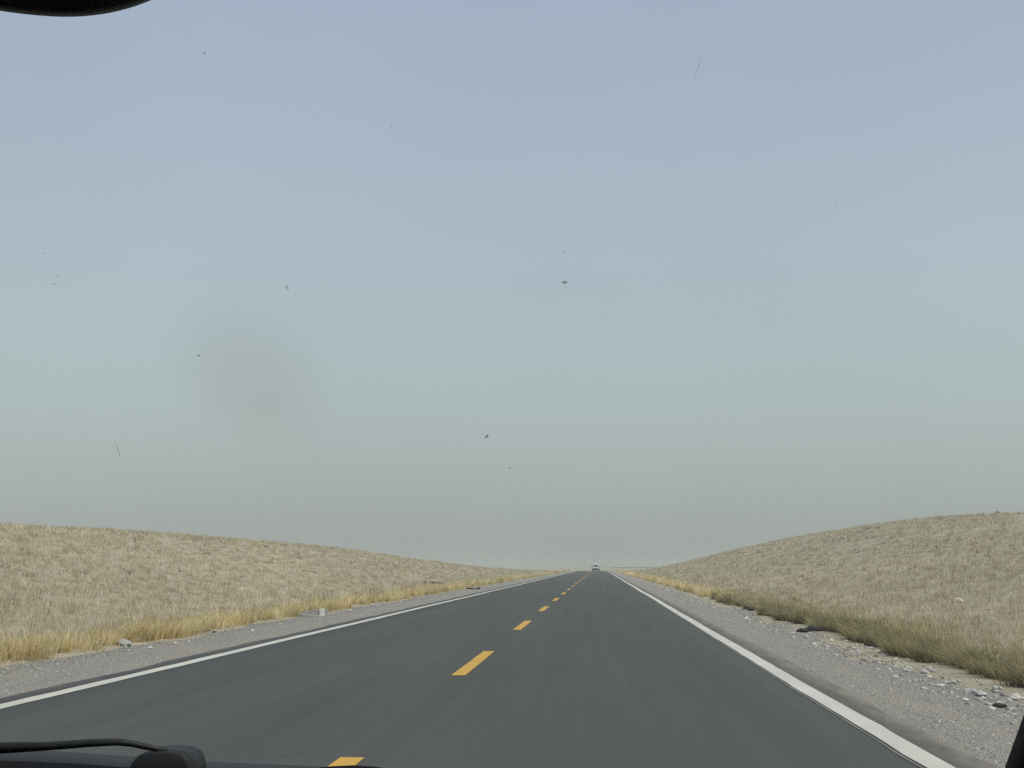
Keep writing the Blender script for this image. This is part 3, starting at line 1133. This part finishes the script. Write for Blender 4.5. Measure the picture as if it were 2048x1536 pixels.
up1 = up0 * (on_screen(505, 560) - c0).length
ex1 = ex * rad
off = nrm * (.006 if nrm.y < 0 else -.006)
cc = c0 + off
sm.matrix_local = Matrix(((ex1.x, up1.x, nrm.x, cc.x), (ex1.y, up1.y, nrm.y, cc.y), (ex1.z, up1.z, nrm.z, cc.z), (0, 0, 0, 1)))

# pillars: inner edge on the right seen at the frame corner
Pa, Pb = lp(2010, 1536, 1.27), lp(2048, 1430, 1.20)
dirp = (Vector(Pb) - Vector(Pa))
for s in (1, -1):
    inner = [Vector(Pa) - dirp * 1.2, Vector(Pa), Vector(Pb), Vector(Pa) + dirp * 5, Vector((.585, .46, 1.80))]
    rings = []
    for p in inner:
        x = s * p.x
        rings.append([(x, p.y, p.z), (x + s * .012, p.y - .03, p.z - .01), (x + s * .10, p.y - .05, p.z - .005), (x + s * .135, p.y + .0, p.z + .02), (x + s * .09, p.y + .05, p.z + .05), (x + s * .02, p.y + .03, p.z + .02)])
    v, f = loft(rings)
    mesh_np('windscreen_pillar', v, f, M_PLAST, t, smooth=True)

# mirror, hung from the head of the windscreen
low = Vector(lp(105, 33, .453))
dv = (low - Vector(loc(EYE))).normalized()
sx = dv.cross(Vector((0, 0, 1))).normalized()
sz = sx.cross(dv)
tl_ = .12                        # hangs a little askew
sx, sz = sx * math.cos(tl_) + sz * math.sin(tl_), sz * math.cos(tl_) - sx * math.sin(tl_)
cen = low + sz * .0612
rings = []
for q in range(9):
    a = -math.pi / 2 + math.pi * q / 8
    rr, dp = max(math.cos(a), .02) ** .55, math.sin(a) * .020
    rings.append([tuple(cen + dv * dp + sx * ((.078 if math.cos(b) > 0 else .110) * rr * math.cos(b)) + sz * ((.0612 if math.sin(b) < 0 else .034) * rr * math.sin(b)))
                  for b in [2 * math.pi * k / 120 for k in range(120)]])
v, f = loft(rings)
mir = mesh_np('rear_view_mirror', v, f, M_PLAST, t, smooth=True)
v, f = tube([cen + dv * .01, cen + dv * .03 + Vector((.03, .02, .06)), Vector(screen(0, .97)) + Vector((0, -.01, -.01))], [.012, .011, .016], 10)
mesh_np('mirror_stem', v, f, M_PLAST, mir)

# dashboard: its brow just clears the bottom of the view, higher on the driver's side
brow = [(-700, 1512), (-300, 1514), (0, 1521), (150, 1527), (270, 1536), (400, 1544), (560, 1546), (620, 1538), (660, 1532.5), (705, 1530.5), (745, 1533), (800, 1540),
        (1000, 1548), (1500, 1552), (2048, 1556), (2300, 1560)]
rows = []
for px, py in brow:
    p = lp(px, py, 1.16)
    rows.append([(p[0], .50, .62), (p[0], .52, .90), (p[0], .62, p[2] - .05), (p[0], .9, p[2] - .018), (p[0], 1.10, p[2] - .0035), (p[0], 1.16, p[2]), (p[0], 1.25, p[2] - .03), (p[0], 1.40, 1.0), (p[0], 1.42, .62)])
v, f = loft(rows)
M_DASH = plain('matte_dash', (.006, .006, .006), .95, .08, var=.2, scale=60)
dash = mesh_np('dashboard', v, f, M_DASH, t, smooth=True)

# cowl and bonnet
edge = [(-700, 1478), (-200, 1492), (0, 1497), (105, 1502), (264, 1513), (400, 1522), (500, 1527), (700, 1535), (900, 1541), (1300, 1546), (1800, 1549), (2300, 1552)]
rows = []
for px, py in edge:
    p = lp(px, py, 1.60)
    rows.append([(p[0], 1.49, p[2] - .10), (p[0], 1.50, p[2] - .012), (p[0], 1.54, p[2] - .001), (p[0], 1.60, p[2] - .0), (p[0], 1.63, p[2] - .012), (p[0], 1.9, p[2] - .085), (p[0], 2.3, p[2] - .20), (p[0], 2.55, p[2] - .34), (p[0], 2.6, p[2] - .48), (p[0], 2.5, .5), (p[0], 1.6, .5)])
v, f = loft(rows)
mesh_np('bonnet', v, f, M_BODYD, t, smooth=True)

# wiper: head, arm, blade
yh = 1.485
w0 = [Vector(lp(a, b, yh)) for a, b in ((262, 1556), (264, 1536), (272, 1521), (283, 1508), (297, 1501.5), (322, 1498), (350, 1497.5), (370, 1500), (384, 1506), (392, 1517), (396, 1534), (397, 1556))]
wp = empty('wiper', (0, 0, 0))
wp.parent = t
ring = [(p.x, p.y, p.z) for p in w0]
c0 = sum(w0, Vector()) / len(w0)
rr_ = [[tuple(c0 + (p - c0) * k + Vector((0, dy, 0))) for p in w0] for k, dy in ((.80, -.022), (.92, -.020), (.98, -.015), (1.0, -.006), (1.0, .03))]
v, f = loft(rr_)
o = mesh_np('pivot_cover', v, f, M_BODYD, wp, smooth=True)
path = [(335, 1502, 1.475), (300, 1495, 1.47), (262, 1487, 1.465), (232, 1484, 1.46), (180, 1486, 1.46), (110, 1491, 1.465), (40, 1497, 1.47), (-120, 1508, 1.475)]
v, f = tube([lp(*p) for p in path], [.0036, .0038, .004, .0045, .005, .0055, .005, .004], 8)
mesh_np('wiper_arm', v, f, M_PLAST, wp, smooth=True)
path = [(180, 1489, 1.462), (60, 1493, 1.464), (-20, 1496, 1.466), (-300, 1506, 1.47)]
v, f = tube([lp(*p) for p in path], [.002, .0055, .007, .006], 8)
mesh_np('wiper_blade', v, f, M_RUBB, wp, smooth=True)

# shell round the seats: roof, doors with windows, wheels
n = 9
rows = []
for i in range(n):
    u = -1 + 2 * i / (n - 1)
    cz = .05 * (1 - u * u)
    rows.append([(u * .62, .44, 1.795 + cz), (u * .63, .0, 1.83 + cz), (u * .63, -1.5, 1.82 + cz), (u * .6, -2.0, 1.76 + cz),
                 (u * .6, -2.0, 1.72 + cz), (u * .63, -1.5, 1.78 + cz), (u * .63, 0, 1.79 + cz), (u * .62, .44, 1.765 + cz)])
v, f = loft(rows)
mesh_np('roof', v, f, M_BODYD, t)
for s in (-1, 1):
    prof = [(1.40, 1.02), (-2.1, 1.06), (-2.2, .40), (-1.95, .30), (1.45, .30), (2.45, .34), (2.5, .60), (2.3, .80), (1.5, .96)]
    rings = [[(s * .77, y, z) for y, z in prof], [(s * .86, y, z - .02) for y, z in prof]]
    v, f = loft(rings)
    mesh_np('door', v, f, M_BODYD, t)
    v, f = loft([[(s * .79, 1.26, 1.03), (s * .79, -1.9, 1.06), (s * .66, -1.75, 1.76), (s * .66, .42, 1.77)], [(s * .795, 1.26, 1.03), (s * .795, -1.9, 1.06), (s * .665, -1.75, 1.76), (s * .665, .42, 1.77)]])
    mesh_np('side_glass', v, f, M_CLEAR, t)
    for y in (1.85, -1.35):
        wheel(t, s * .76, y, .34, .22, s)
v, f = box_vf(-.76, .76, -2.15, 1.4, .25, .34, .02)
mesh_np('floor_pan', v, f, M_PLAST, t)

# ------------------------------------------------------------------ dusty air
m, tt, nn, bb = mat('dusty_air')
nn.remove(bb)
pv = nn.new('ShaderNodeVolumePrincipled')
pv.inputs['Color'].default_value = (.70, .735, .715, 1)
pv.inputs['Density'].default_value = .0011
pv.inputs['Anisotropy'].default_value = 0.0
tt.links.new(pv.outputs[0], nn['Material Output'].inputs['Volume'])
v, f = box_vf(-2450, 2450, -170, 2650, -4.5, 9.0)
hz = mesh_np('haze', v, f, m)
hz['kind'] = 'stuff'
